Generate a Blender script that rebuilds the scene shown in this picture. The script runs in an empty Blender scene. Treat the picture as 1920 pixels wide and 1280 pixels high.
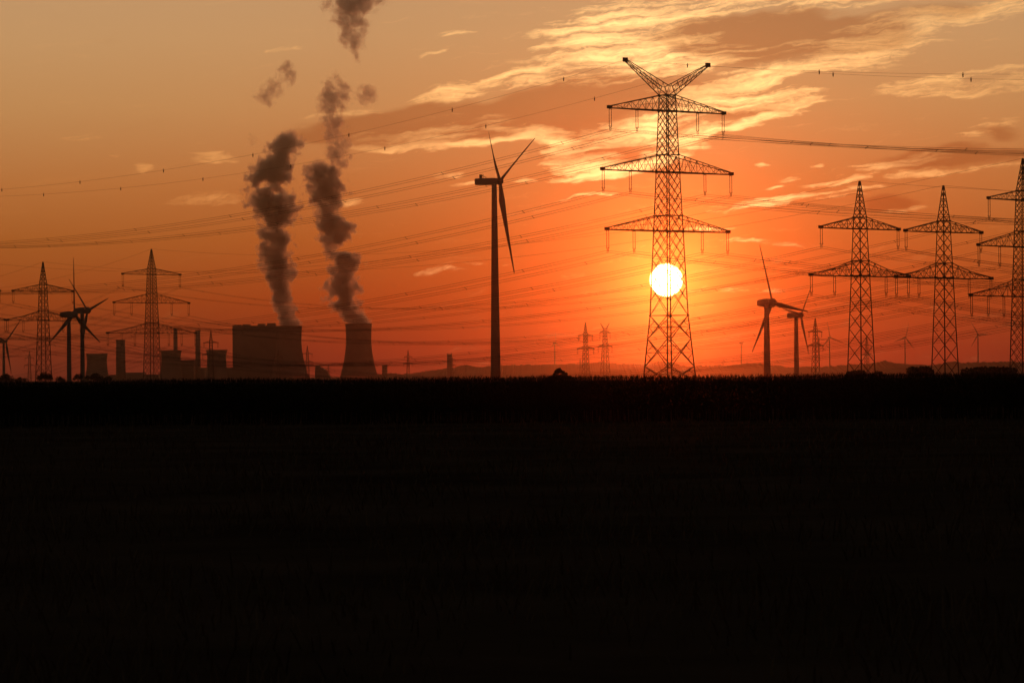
import bpy, math, random
from mathutils import Vector, Matrix
random.seed(7)
sc = bpy.context.scene
R = math.radians

# ------------------------------------------------------------------ camera
F = 6400.0                      # focal length in photograph pixels (120 mm on 36 mm)
EYE = 1.7
PITCH = math.atan(67.0 / F)
ROLL = 0.0078
f_ = Vector((0, math.cos(PITCH), math.sin(PITCH)))
r0 = Vector((1, 0, 0)); u0 = r0.cross(f_)
R_ = r0 * math.cos(ROLL) - u0 * math.sin(ROLL)
U_ = r0 * math.sin(ROLL) + u0 * math.cos(ROLL)
cam = bpy.data.cameras.new('camera'); camo = bpy.data.objects.new('camera', cam)
sc.collection.objects.link(camo)
cam.dof.use_dof = True; cam.dof.focus_distance = 1200; cam.dof.aperture_fstop = 11
cam.lens = 120; cam.sensor_width = 36; cam.clip_start = 0.5; cam.clip_end = 60000
M = Matrix((R_, U_, -f_)).transposed().to_4x4(); M.translation = (0, 0, EYE)
camo.matrix_world = M
sc.camera = camo
EYEV = Vector((0, 0, EYE))

def ray(px, py):
    return (f_ * F + R_ * (px - 960) + U_ * (640 - py)).normalized()
def at(px, py, Y):
    d = ray(px, py)
    return EYEV + d * (Y / d.y)
def sky_p(px, py):
    d = ray(px, py)
    return (d.x / d.y * F, d.z / d.y * F)
def lin(r, g, b):
    def c(v):
        v /= 255.0
        return v / 12.92 if v <= 0.04045 else ((v + 0.055) / 1.055) ** 2.4
    return (c(r), c(g), c(b), 1)

# ------------------------------------------------------------------ light + sky
SUN = ray(1249, 525)
SUN_EL = math.asin(SUN.z); SUN_AZ = math.atan2(SUN.x, SUN.y)
SUN_STRENGTH = 0.043
SUN_COLOR = (1.0, 0.09, 0.012)
HAZE_DENSITY = 3.0e-5
HAZE_G = 0.98
sl = bpy.data.lights.new('sun', 'SUN'); slo = bpy.data.objects.new('sun', sl)
sc.collection.objects.link(slo)
sl.energy = SUN_STRENGTH; sl.angle = R(0.53); sl.color = SUN_COLOR
slo.rotation_euler = (-SUN).to_track_quat('-Z', 'Y').to_euler()
slo.location = (0, 0, 50)

class NT:
    """small node-tree helper: every call adds a node and returns its output socket"""
    def __init__(self, tree): self.t = tree; self.n = tree.nodes; self.l = tree.links
    def node(self, typ, **kw):
        n = self.n.new(typ)
        for k, v in kw.items(): setattr(n, k, v)
        return n
    def put(self, sock, v):
        if isinstance(v, bpy.types.NodeSocket): self.l.new(v, sock)
        elif v is not None: sock.default_value = v
    def m(self, op, a, b=None, c=None, clamp=False):
        n = self.node('ShaderNodeMath', operation=op, use_clamp=clamp)
        self.put(n.inputs[0], a); self.put(n.inputs[1], b); self.put(n.inputs[2], c)
        return n.outputs[0]
    def v(self, op, a, b=None):
        n = self.node('ShaderNodeVectorMath', operation=op)
        self.put(n.inputs[0], a)
        if op == 'SCALE': self.put(n.inputs['Scale'], b)
        else: self.put(n.inputs[1], b)
        return n.outputs['Value'] if op in ('LENGTH', 'DISTANCE', 'DOT_PRODUCT') else n.outputs['Vector']
    def comb(self, x, y, z):
        n = self.node('ShaderNodeCombineXYZ')
        for i, q in enumerate((x, y, z)): self.put(n.inputs[i], q)
        return n.outputs[0]
    def sep(self, a):
        n = self.node('ShaderNodeSeparateXYZ'); self.put(n.inputs[0], a); return n.outputs
    def noise(self, vec, scale=1, detail=4, rough=0.55, dist=0, color=False, dims='3D'):
        n = self.node('ShaderNodeTexNoise', noise_dimensions=dims); self.put(n.inputs['Vector'], vec)
        n.inputs['Scale'].default_value = scale; n.inputs['Detail'].default_value = detail
        n.inputs['Roughness'].default_value = rough; n.inputs['Distortion'].default_value = dist
        return n.outputs['Color' if color else 'Fac']
    def mapping(self, vec, loc=(0, 0, 0), rot=(0, 0, 0), scale=(1, 1, 1), typ='TEXTURE'):
        n = self.node('ShaderNodeMapping', vector_type=typ); self.put(n.inputs['Vector'], vec)
        n.inputs['Location'].default_value = loc; n.inputs['Rotation'].default_value = rot
        n.inputs['Scale'].default_value = scale
        return n.outputs[0]
    def rng(self, x, a, b, c=0.0, d=1.0, smooth=True):
        n = self.node('ShaderNodeMapRange'); n.interpolation_type = 'SMOOTHSTEP' if smooth else 'LINEAR'
        self.put(n.inputs['Value'], x)
        for k, q in (('From Min', a), ('From Max', b), ('To Min', c), ('To Max', d)): self.put(n.inputs[k], q)
        return n.outputs['Result']
    def mix(self, fac, a, b, blend='MIX'):
        n = self.node('ShaderNodeMix', data_type='RGBA', blend_type=blend)
        self.put(n.inputs[0], fac); self.put(n.inputs[6], a); self.put(n.inputs[7], b)
        return n.outputs[2]
    def ramp(self, x, stops, interp='LINEAR'):
        n = self.node('ShaderNodeValToRGB'); self.put(n.inputs[0], x)
        cr = n.color_ramp; cr.interpolation = interp
        while len(cr.elements) < len(stops): cr.elements.new(0.5)
        for e, (p, c) in zip(cr.elements, stops): e.position = p; e.color = c
        return n.outputs[0]
    def curve(self, x, pts):
        n = self.node('ShaderNodeFloatCurve'); self.put(n.inputs['Value'], x)
        c = n.mapping.curves[0]
        for i, (a, b) in enumerate(pts):
            if i < 2: p = c.points[i]; p.location = (a, b)
            else: p = c.points.new(a, b)
            p.handle_type = 'AUTO_CLAMPED'
        n.mapping.update()
        return n.outputs[0]

world = bpy.data.worlds.new('World'); sc.world = world; world.use_nodes = True
T = NT(world.node_tree)
for n in list(T.n): T.n.remove(n)
gen = T.node('ShaderNodeTexCoord').outputs['Generated']
dx, dy, dz = T.sep(gen)
yc = T.m('MAXIMUM', dy, 0.05)
PX = T.m('MULTIPLY', T.m('DIVIDE', dx, yc), F)
PZ = T.m('MULTIPLY', T.m('DIVIDE', dz, yc), F)
P = T.comb(PX, PZ, 0.0)
# clear sky of the sunward side: dull red at the horizon, orange, then pale tan higher up
GAIN = 0.96
def sk(r, g, b):
    c = lin(r, g, b); return (c[0] * GAIN, c[1] * GAIN, c[2] * GAIN, 1)
skyc = T.ramp(T.m('DIVIDE', PZ, 800.0, clamp=True), [
    (0.0, sk(92, 36, 24)), (0.07, sk(114, 42, 21)), (0.19, sk(146, 63, 18)), (0.33, sk(166, 92, 34)),
    (0.46, sk(184, 114, 56)), (0.64, sk(196, 142, 86)), (0.80, sk(200, 153, 102)), (0.95, sk(197, 154, 109))])
sx, sz = sky_p(1249, 525)
dS = T.v('SUBTRACT', P, (sx, sz, 0))
rs = T.v('LENGTH', T.v('MULTIPLY', dS, (1.0, 1.0, 0)))
sdx, sdz, _z = T.sep(dS)
wr = T.m('EXPONENT', T.m('DIVIDE', T.v('LENGTH', T.comb(sdx, T.m('MULTIPLY_ADD', T.m('MAXIMUM', sdz, 0.0), 0.95, T.m('MULTIPLY', sdz, 1.15)), 0.0)), -370.0)); wg = T.m('EXPONENT', T.m('DIVIDE', rs, -185.0)); wt = T.m('EXPONENT', T.m('DIVIDE', rs, -44.0))
skyc = T.v('ADD', skyc, T.comb(T.m('MULTIPLY', wr, 0.57), T.m('ADD', T.m('MULTIPLY', wg, 0.06), T.m('MULTIPLY', wt, 0.55)), T.m('MULTIPLY', wt, 0.05)))

# clouds: soft elongated patches in sky directions, broken up by drawn-out noise
warp = T.v('SCALE', T.v('SUBTRACT', T.noise(T.mapping(P, scale=(150, 70, 1)), detail=3, color=True, dims='2D'), (0.5, 0.5, 0.5)), 55.0)
PW = T.v('ADD', P, T.v('MULTIPLY', warp, (1.5, 0.7, 0)))
CLD = [  # shaded bodies: photo x, y, half-length, half-height, tilt (deg, rising to the right), weight
    (1470, 66, 270, 46, 1, 1.3), (1330, 82, 130, 36, -4, 0.9), (1600, 40, 330, 34, 5, 0.7), (1430, 110, 170, 30, 4, 0.7), (1720, 18, 260, 22, 4, 0.6),
    (985, 210, 400, 42, 8, 1.3), (700, 238, 190, 24, 5, 1.1), (1120, 165, 170, 34, 6, 0.9), (860, 218, 190, 34, 6, 1.1), (1260, 150, 120, 26, 8, 0.6), (1400, 212, 110, 12, 9, 0.7),
    (1130, 278, 100, 30, 10, 0.95), (1180, 292, 80, 22, 14, 0.7), (1100, 232, 120, 26, 6, 0.7), (1660, 380, 66, 22, -5, 0.9), (1600, 372, 50, 14, 0, 0.5), (1830, 292, 200, 22, 3, 0.9), (1880, 248, 60, 16, 0, 0.7)]
CLB = [  # bright drawn-out veils and lit edges
    (1120, 60, 120, 42, 12, 0.8), (1230, 30, 180, 30, 8, 0.75), (1170, 95, 170, 34, 8, 0.75), (1260, 118, 170, 26, 8, 0.85), (1080, 85, 80, 20, 6, 0.6), (1140, 25, 70, 22, 6, 0.6), (1400, 8, 330, 18, 2, 0.55),
    (1590, 104, 120, 34, 10, 0.8), (1480, 132, 150, 20, 8, 0.8), (1690, 64, 130, 30, 10, 0.65), (1800, 24, 220, 22, 9, 0.8), (1670, 40, 60, 16, 10, 0.4), (1540, 80, 110, 16, 8, 0.3),
    (1380, 160, 150, 24, 10, 0.85), (1440, 190, 100, 22, 8, 0.85), (1410, 228, 120, 10, 13, 1.0), (1320, 200, 90, 22, 10, 0.7), (1330, 240, 90, 16, 6, 0.7),
    (960, 142, 110, 9, 11, 0.75), (850, 170, 80, 16, 12, 0.75), (1020, 152, 140, 12, 4, 0.6), (760, 271, 100, 9, 2, 1.1), (880, 268, 120, 9, 5, 1.15), (985, 256, 60, 8, 12, 1.0), (790, 252, 110, 15, 5, 0.7), (890, 162, 110, 6, 12, 0.75), (860, 232, 110, 18, 5, 0.35), (690, 258, 70, 9, 6, 0.5), (650, 215, 70, 9, 4, 0.45), (930, 240, 40, 5, 2, 0.7),
    (1010, 248, 70, 14, -2, 0.95), (1060, 275, 50, 28, -28, 1.0), (1110, 308, 80, 18, 4, 1.0), (1170, 262, 110, 16, 13, 1.0), (1190, 238, 110, 22, 6, 0.9), (1170, 318, 110, 13, 10, 0.95), (1090, 330, 60, 9, 6, 0.9), (1230, 290, 80, 16, 10, 0.7), (1250, 262, 80, 18, 8, 0.7),
    (1790, 160, 130, 24, 2, 0.62), (1700, 172, 50, 14, -8, 0.45), (1880, 150, 90, 22, 2, 0.55), (1870, 232, 60, 9, 4, 0.6), (1830, 255, 40, 8, 6, 0.5), (1700, 302, 110, 9, 8, 0.6), (1800, 316, 130, 8, 4, 0.6), (1880, 300, 60, 8, 6, 0.4),
    (1600, 334, 46, 6, 14, 0.75), (1540, 342, 40, 5, 10, 0.6), (1480, 372, 130, 8, 7, 0.75), (1430, 385, 80, 7, 6, 0.65), (1570, 366, 70, 6, 3, 0.5), (1610, 352, 50, 5, 6, 0.45), (1690, 396, 50, 6, 6, 0.4),
    (395, 290, 44, 13, -3, 0.62), (268, 313, 25, 10, -8, 0.58), (375, 375, 75, 11, 0, 0.55), (520, 96, 42, 5, 0, 0.35), (150, 262, 40, 8, 0, 0.22), (215, 295, 14, 6, 0, 0.3),
    (850, 328, 46, 8, 3, 0.5), (900, 347, 46, 4, 2, 0.45), (860, 331, 26, 6, 6, 0.4), (985, 338, 20, 5, 0, 0.5), (660, 384, 34, 8, 4, 0.5), (860, 62, 38, 6, 2, 0.4), (815, 97, 44, 5, 12, 0.35),
    (850, 503, 80, 8, 6, 0.33), (800, 512, 60, 5, 2, 0.25), (960, 492, 26, 4, 4, 0.3), (700, 542, 50, 5, 4, 0.2), (1400, 452, 70, 6, -3, 0.42), (1430, 312, 15, 4, 0, 0.55), (1483, 334, 22, 5, 2, 0.7), (1455, 346, 20, 3, 5, 0.5), (1520, 312, 14, 3, 0, 0.4),
    (1370, 540, 100, 5, 0, 0.3), (1100, 370, 60, 5, 6, 0.35), (1330, 430, 90, 6, 0, 0.3), (1560, 330, 20, 3, 10, 0.3), (1480, 462, 40, 4, 0, 0.3), (1180, 600, 60, 4, 4, 0.2)]
def patches(lst, p, k):
    acc = None
    for i, (cx, cy, a, b, tilt, w) in enumerate(lst):
        if i % 6 == 5:      # evaluate in small batches
            p = T.v('ADD', p, T.v('SCALE', T.comb(acc, acc, 0.0), 1e-6))
        qx, qz = sky_p(cx, cy)
        ln = T.v('LENGTH', T.mapping(p, loc=(qx, qz, 0), rot=(0, 0, R(tilt)), scale=(a, b, 1)))
        e = T.rng(ln, 1.5, 0.2, 0.0, w)
        acc = e if acc is None else T.m('SMOOTH_MAX', acc, e, k)
    return acc
n1 = T.noise(T.mapping(PW, rot=(0, 0, R(7)), scale=(170, 12, 1)), detail=9, rough=0.62, dist=0.25, dims='2D')
n2 = T.noise(T.mapping(P, rot=(0, 0, R(5)), scale=(24, 8.5, 1)), detail=5, rough=0.62, dist=0.8, dims='2D')
n3 = T.noise(T.mapping(P, rot=(0, 0, R(9)), scale=(230, 60, 1)), detail=6, rough=0.55, dims='2D')
s1 = T.m('SUBTRACT', n1, 0.5); s2 = T.m('SUBTRACT', n2, 0.5); s3 = T.m('SUBTRACT', n3, 0.5)
MD = patches(CLD, PW, 0.15); MBR = patches(CLB, PW, 0.10)
body = T.rng(T.m('ADD', MD, T.m('ADD', T.m('MULTIPLY', s3, 0.9), T.m('MULTIPLY', s1, 0.5))), 0.28, 0.78)
veil = T.m('ADD', MBR, T.m('MULTIPLY', T.m('ADD', T.m('MULTIPLY', s1, 2.6), T.m('MULTIPLY', s2, 0.95)), T.rng(MBR, 0.0, 0.25)))
veil = T.m('MULTIPLY', T.rng(veil, 0.16, 1.2, smooth=False), T.m('MULTIPLY_ADD', body, -0.45, 1.0))
glow2 = T.m('EXPONENT', T.m('DIVIDE', T.v('LENGTH', T.v('MULTIPLY', dS, (1.0, 0.62, 0))), -300.0))
dark = T.mix(1.0, skyc, (0.72, 0.56, 0.47, 1), 'MULTIPLY')
skyc = T.mix(body, skyc, dark)
bright = T.mix(1.0, T.mix(1.0, skyc, (1.25, 1.12, 0.95, 1), 'MULTIPLY'), T.mix(glow2, (0.16, 0.10, 0.03, 1), (2.75, 1.8, 0.68, 1)), 'ADD')
skyc = T.mix(veil, skyc, bright)
# the sun's disc
disc = T.rng(rs, 32.2, 27.4)
skyc = T.mix(1.0, skyc, T.mix(disc, (0, 0, 0, 1), (36, 15, 5, 1)), 'ADD')
# the rest of the sky
nish = T.node('ShaderNodeTexSky', sky_type='NISHITA', sun_disc=False, sun_elevation=SUN_EL, sun_rotation=SUN_AZ,
              air_density=1.6, dust_density=4.0, ozone_density=1.0).outputs[0]
nish = T.v('SCALE', nish, 0.03)
front = T.rng(dy, 0.93, 0.985)
final = T.mix(front, nish, skyc)
bg = T.node('ShaderNodeBackground'); T.l.new(final, bg.inputs[0]); bg.inputs[1].default_value = 1.0
out = T.node('ShaderNodeOutputWorld'); T.l.new(bg.outputs[0], out.inputs[0])
world.cycles.sampling_method = 'MANUAL'; world.cycles.sample_map_resolution = 2048

sc.view_settings.view_transform = 'Standard'; sc.view_settings.look = 'None'
sc.view_settings.exposure = 0; sc.view_settings.gamma = 1
cy = sc.cycles
cy.max_bounces = 4; cy.diffuse_bounces = 2; cy.volume_bounces = 2; cy.transparent_max_bounces = 8
cy.volume_step_rate = 1.0; cy.volume_max_steps = 256
cy.sample_clamp_indirect = 3
cy.use_denoising = True

# ------------------------------------------------------------------ mesh helpers
C = sc.collection
class MB:
    def __init__(self): self.v = []; self.f = []
    def quadring(self, a, b, close=True):
        n = len(a)
        for i in range(n):
            j = (i + 1) % n
            self.f.append((a[i], a[j], b[j], b[i]))
    def add(self, pts):
        k = len(self.v); self.v += [tuple(p) for p in pts]; return list(range(k, k + len(pts)))
    def bar(self, p, q, w, w2=None, n=4, ends=True):
        p = Vector(p); q = Vector(q); d = q - p
        if d.length < 1e-6: return
        d.normalize(); s = d.cross(Vector((0, 0, 1)))
        if s.length < 1e-3: s = Vector((1, 0, 0))
        s.normalize(); t = d.cross(s); w2 = w if w2 is None else w2
        rr = 0.7071 if n == 4 else 0.5
        ra = self.add([p + (s * math.cos(a) + t * math.sin(a)) * w * rr for a in [math.pi / n + 2 * math.pi * i / n for i in range(n)]])
        rb = self.add([q + (s * math.cos(a) + t * math.sin(a)) * w2 * rr for a in [math.pi / n + 2 * math.pi * i / n for i in range(n)]])
        self.quadring(ra, rb)
        if ends: self.f.append(tuple(reversed(ra))); self.f.append(tuple(rb))
    def path(self, pts, w, n=4):
        prev = None
        for i, p in enumerate(pts):
            a = Vector(pts[max(i - 1, 0)]); b = Vector(pts[min(i + 1, len(pts) - 1)])
            d = (b - a).normalized(); s = d.cross(Vector((0, 0, 1))).normalized(); t = d.cross(s)
            ring = self.add([Vector(p) + (s * math.cos(x) + t * math.sin(x)) * w for x in [math.pi / n + 2 * math.pi * k / n for k in range(n)]])
            if prev: self.quadring(prev, ring)
            else: self.f.append(tuple(reversed(ring)))
            prev = ring
        self.f.append(tuple(prev))
    def box(self, c, s, top=1.0):
        x, y, z = c; a, b, h = s[0] / 2, s[1] / 2, s[2]
        lo = self.add([(x - a, y - b, z), (x + a, y - b, z), (x + a, y + b, z), (x - a, y + b, z)])
        a *= top; b *= top
        hi = self.add([(x - a, y - b, z + h), (x + a, y - b, z + h), (x + a, y + b, z + h), (x - a, y + b, z + h)])
        self.quadring(lo, hi); self.f.append(tuple(reversed(lo))); self.f.append(tuple(hi))
    def lathe(self, prof, n=24, c=(0, 0), caps=(True, True)):
        prev = None
        for (r, z) in prof:
            ring = self.add([(c[0] + r * math.cos(2 * math.pi * k / n), c[1] + r * math.sin(2 * math.pi * k / n), z) for k in range(n)])
            if prev: self.quadring(prev, ring)
            elif caps[0]: self.f.append(tuple(reversed(ring)))
            prev = ring
        if caps[1]: self.f.append(tuple(prev))
    def mesh(self, name, mat, smooth=False):
        me = bpy.data.meshes.new(name); me.from_pydata(self.v, [], self.f); me.materials.append(mat)
        if smooth:
            for p in me.polygons: p.use_smooth = True
        return me
    def build(self, name, mat, parent=None, smooth=False):
        return link(name, self.mesh(name, mat, smooth), parent)
def link(name, me, parent=None):
    o = bpy.data.objects.new(name, me); C.objects.link(o)
    if parent: o.parent = parent
    return o
def tag(o, label, cat, group=None):
    o['label'] = label; o['category'] = cat
    if group: o['group'] = group
    return o
def thing(name, loc, label, cat, group=None, rz=0):
    o = bpy.data.objects.new(name, None); C.objects.link(o); o.location = loc; o.rotation_euler = (0, 0, rz)
    o.empty_display_size = 1
    return tag(o, label, cat, group)
def kind(o, k): o['kind'] = k; return o

# ------------------------------------------------------------------ materials
def mat(name, col, rough=0.7, metal=0.0, var=0.25, scale=0.6, bump=0.0, spec=0.2):
    m = bpy.data.materials.new(name); m.use_nodes = True; t = NT(m.node_tree)
    b = m.node_tree.nodes['Principled BSDF']
    co = t.node('ShaderNodeTexCoord').outputs['Object']
    n = t.noise(co, scale=scale, detail=6, rough=0.65)
    lo = tuple(c * (1 - var) for c in col) + (1,); hi = tuple(min(1, c * (1 + var)) for c in col) + (1,)
    t.l.new(t.ramp(n, [(0.3, lo), (0.7, hi)]), b.inputs['Base Color'])
    b.inputs['Roughness'].default_value = rough; b.inputs['Metallic'].default_value = metal
    b.inputs['Specular IOR Level'].default_value = spec
    if bump:
        bn = t.node('ShaderNodeBump'); bn.inputs['Strength'].default_value = bump
        t.l.new(n, bn.inputs['Height']); t.l.new(bn.outputs[0], b.inputs['Normal'])
    return m
STEEL = mat('galvanised_steel', (0.10, 0.095, 0.09), 0.6, 0.0, 0.2, 0.8)
WIRE = mat('aluminium_conductor', (0.12, 0.11, 0.11), 0.6, 0.0, 0.15, 0.2)
GLASSY = mat('brown_porcelain', (0.08, 0.05, 0.04), 0.4, 0.0, 0.2, 2)
PAINT = mat('pale_turbine_paint', (0.24, 0.235, 0.225), 0.5, 0.0, 0.06, 0.1)
CONCRETE = mat('weathered_concrete', (0.21, 0.19, 0.18), 0.9, 0.0, 0.25, 0.03)
CLAD = mat('ribbed_metal_cladding', (0.2, 0.19, 0.19), 0.7, 0.0, 0.15, 0.05)
LEAF = mat('dark_foliage', (0.045, 0.06, 0.025), 0.8, 0.0, 0.4, 0.8)
BARK = mat('bark', (0.08, 0.06, 0.045), 0.9, 0.0, 0.3, 3)
MAIZE = mat('maize_leaf', (0.03, 0.033, 0.016), 0.8, 0.0, 0.4, 1.5, spec=0.0)
GRASS = mat('dry_meadow_grass', (0.20, 0.115, 0.066), 0.9, 0.0, 0.5, 0.4, spec=0.0)
SOIL = mat('dark_field_soil', (0.12, 0.072, 0.046), 0.95, 0.0, 0.5, 0.15, 0.4, spec=0.0)
HILLM = mat('wooded_hill', (0.05, 0.05, 0.03), 0.95, 0.0, 0.4, 0.01)

# ------------------------------------------------------------------ ground, hills
g = MB(); k = g.add([(-2600, -60, 0), (2600, -60, 0), (2600, 10150, 0), (-2600, 10150, 0)]); g.f.append(tuple(k))
kind(g.build('ground', SOIL), 'structure')

def fbm(x, seed):
    r = random.Random(seed); s = 0; a = 1
    for o in range(5):
        s += a * math.sin(x * 2 ** o * 1.0 + r.random() * 6.28 + 1.3 * math.sin(x * 2 ** o * 0.37 + r.random() * 6)); a *= 0.5
    return s
def hill(name, Y, depth, pts, jag, seed):
    """ridge with a wooded top: pts are photo (x, y) of the skyline"""
    b = MB(); rows = []; rr = random.Random(seed)
    x0, x1 = pts[0][0], pts[-1][0]; n = int((x1 - x0) / 2.2)
    for i in range(n + 1):
        x = x0 + (x1 - x0) * i / n
        for (a, b2) in zip(pts, pts[1:]):
            if a[0] <= x <= b2[0]:
                y = a[1] + (b2[1] - a[1]) * (x - a[0]) / (b2[0] - a[0]); break
        p = at(x, y, Y)
        wood = max(0, fbm(x * 0.035, seed)) * jag * 0.9 + rr.random() * jag * (0.3 + 0.5 * (fbm(x * 0.02, seed + 5) > 0))
        h = max(0.5, p.z + wood - jag * 0.6)
        rows.append([(p.x, Y - depth, 0.02), (p.x, Y - depth * 0.25, h * 0.72), (p.x, Y - 20, h * 0.94), (p.x, Y, h), (p.x, Y + 60, h * 0.8), (p.x, Y + depth * 0.6, 0.02)])
    ids = [b.add(r_) for r_ in rows]
    for a, c in zip(ids, ids[1:]):
        for j in range(5): b.f.append((a[j], c[j], c[j + 1], a[j + 1]))
    return kind(b.build(name, HILLM), 'structure')
hill('hills', 8000, 320, [(-120, 716), (300, 714), (700, 706), (760, 700), (830, 690), (880, 688), (930, 684), (1040, 681), (1130, 682), (1250, 680), (1290, 686), (1330, 685), (1400, 682), (1440, 687), (1540, 686), (1640, 681),
    (1666, 677), (1680, 679), (1740, 683), (1800, 679), (1860, 678), (1930, 676), (2060, 676)], 4.5, 3)
hill('hills', 6900, 250, [(600, 716), (700, 711), (800, 705), (832, 698), (1000, 702), (1100, 704), (1250, 702), (1420, 700), (1560, 700), (1640, 691), (1700, 686), (1800, 690), (1920, 688), (2060, 690)], 3.0, 11)

# ------------------------------------------------------------------ pylons
def lerp(a, b, t): return a + (b - a) * t
def width_at(prof, z):
    for (z0, w0), (z1, w1) in zip(prof, prof[1:]):
        if z <= z1: return lerp(w0, w1, (z - z0) / (z1 - z0))
    return prof[-1][1]
SG = [(-1, -1), (1, -1), (1, 1), (-1, 1)]
def corner(prof, z, i):
    w = width_at(prof, z) / 2; return Vector((SG[i % 4][0] * w, SG[i % 4][1] * w, z))
def mast_mesh(prof, zd, ratio, leg, brace, big=None, horiz=(), double=True):
    """square lattice mast: prof = (z, width) list, double lattice from zd up, big X panels below"""
    b = MB(); top = prof[-1][0]
    zs = [p[0] for p in prof]
    for i in range(4):
        for z0, z1 in zip(zs, zs[1:]):
            b.bar(corner(prof, z0, i), corner(prof, z1, i), leg * (1.0 if z0 < top * 0.5 else 0.85), leg * (0.9 if z1 < top * 0.6 else 0.75), ends=True)
    if big:
        for z0, z1 in zip(big, big[1:]):
            zm = (z0 + z1) / 2
            for i in range(4):
                a0, a1, c0, c1 = corner(prof, z0, i), corner(prof, z1, i), corner(prof, z0, i + 1), corner(prof, z1, i + 1)
                b.bar(a0, c1, brace * 1.5); b.bar(c0, a1, brace * 1.5)
                am, cm = corner(prof, zm, i), corner(prof, zm, i + 1)
                b.bar(am, cm, brace)
                ctr = (a0 + c1 + c0 + a1) / 4
                for (lo, hi, md) in ((a0, a1, am), (c0, c1, cm)):      # secondary bracing
                    for qz, e in ((0.25, lo), (0.75, hi)):
                        s = lerp(lo, hi, qz); tq = lerp(e, ctr, 0.5)
                        b.bar(s, tq, brace * 0.7); b.bar(tq, md, brace * 0.7)
    lev = [zd]
    while lev[-1] < top - 0.4:
        lev.append(min(top, lev[-1] + max(1.5, width_at(prof, lev[-1]) * ratio)))
    for k in range(len(lev) - 1):
        for i in range(4):
            if double:
                k2 = min(k + 2, len(lev) - 1)
                if k2 > k:
                    b.bar(corner(prof, lev[k], i), corner(prof, lev[k2], i + 1), brace); b.bar(corner(prof, lev[k], i + 1), corner(prof, lev[k2], i), brace)
            else:
                b.bar(corner(prof, lev[k], i), corner(prof, lev[k + 1], i + 1), brace); b.bar(corner(prof, lev[k], i + 1), corner(prof, lev[k + 1], i), brace)
    for z in horiz:
        for i in range(4):
            b.bar(corner(prof, z, i), corner(prof, z, i + 1), brace * 1.6)
            p = corner(prof, z, i); b.box((p.x, p.y, z - leg * 0.6), (leg * 1.5, leg * 1.5, leg * 1.2))    # gusset
    return b
def crossarm_mesh(prof, zl, zu, L, leg, brace, n=7, tip=0.28, knee=None):
    b = MB()
    wl = width_at(prof, zl) / 2; wu = width_at(prof, zu) / 2
    for s in (-1, 1):
        T_ = Vector((s * L, 0, zl))
        lows, ups = {}, {}
        for y in (-1, 1):
            lo0 = Vector((s * wl, y * wl, zl)); lo1 = Vector((s * L, y * tip, zl))
            up0 = Vector((s * wu, y * wu, zu)); up1 = Vector((s * L, y * tip, zl + 0.45))
            km = None
            if knee:
                km = lerp(up0, up1, knee[0]); km.z = zl + (zu - zl) * knee[1]
            def upt(t, up0=up0, up1=up1, km=km):
                if km is None: return lerp(up0, up1, t)
                return lerp(up0, km, t / knee[0]) if t <= knee[0] else lerp(km, up1, (t - knee[0]) / (1 - knee[0]))
            b.bar(lo0, lo1, leg * 1.1, leg)
            pts = [upt(i / n) for i in range(n + 1)]
            for a, c in zip(pts, pts[1:]): b.bar(a, c, leg * 0.8)
            lows[y] = [lerp(lo0, lo1, i / n) for i in range(n + 1)]; ups[y] = pts
            for i in range(n):
                if i % 2 == 0: b.bar(lows[y][i], ups[y][i + 1], brace)
                else: b.bar(ups[y][i], lows[y][i + 1], brace)
                if i: b.bar(lows[y][i], ups[y][i], brace * 0.8)
            mids = [lerp(lows[y][i], ups[y][i], 0.5) for i in range(n // 2 + 1)]
            for a, c in zip(mids, mids[1:]): b.bar(a, c, brace * 0.6)
        for i in range(n):
            b.bar(lows[-1][i], lows[1][i + 1], brace); b.bar(lows[1][i], lows[-1][i + 1], brace * 0.8)
            b.bar(ups[-1][i], ups[1][i + 1], brace * 0.7)
        b.box((s * L, 0, zl - 0.15), (0.9, tip * 2 + leg * 1.4, 0.75))
    for y in (-1, 1): b.bar((-wl, y * wl, zl), (wl, y * wl, zl), leg * 1.1)
    return b
_ins = {}
def insulator_mesh(L, gap, r, clamp=0.5):
    key = (L, gap, r)
    if key in _ins: return _ins[key]
    b = MB(); body = L - clamp * 1.6
    for s in (-1, 1):
        n = 11; prof = []
        for i in range(n):
            z0 = -0.25 - (body - 0.4) * i / n; dz = (body - 0.4) / n
            prof += [(r * 0.55, z0), (r, z0 - dz * 0.35), (r * 0.5, z0 - dz * 0.75)]
        b.lathe(list(prof), 6, c=(s * gap / 2, 0))
        b.bar((s * gap / 2, 0, 0.1), (s * gap / 2, 0, -0.4), r * 0.8); b.bar((s * gap / 2, 0, -body + 0.3), (s * gap / 2, 0, -body - 0.1), r * 0.8)
        b.bar((s * gap * 0.28, 0, -body), (s * gap * 0.28, 0, -L), r * 0.9)
    for z, w in ((-0.15, 1.25), (-body + 0.1, 1.7), (-body - clamp * 0.6, 0.9), (-L + 0.05, 1.0)):
        b.bar((-gap * 0.5 * w, 0, z), (gap * 0.5 * w, 0, z), r * 0.9)
    me = b.mesh('insulator', GLASSY); _ins[key] = me; return me

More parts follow.
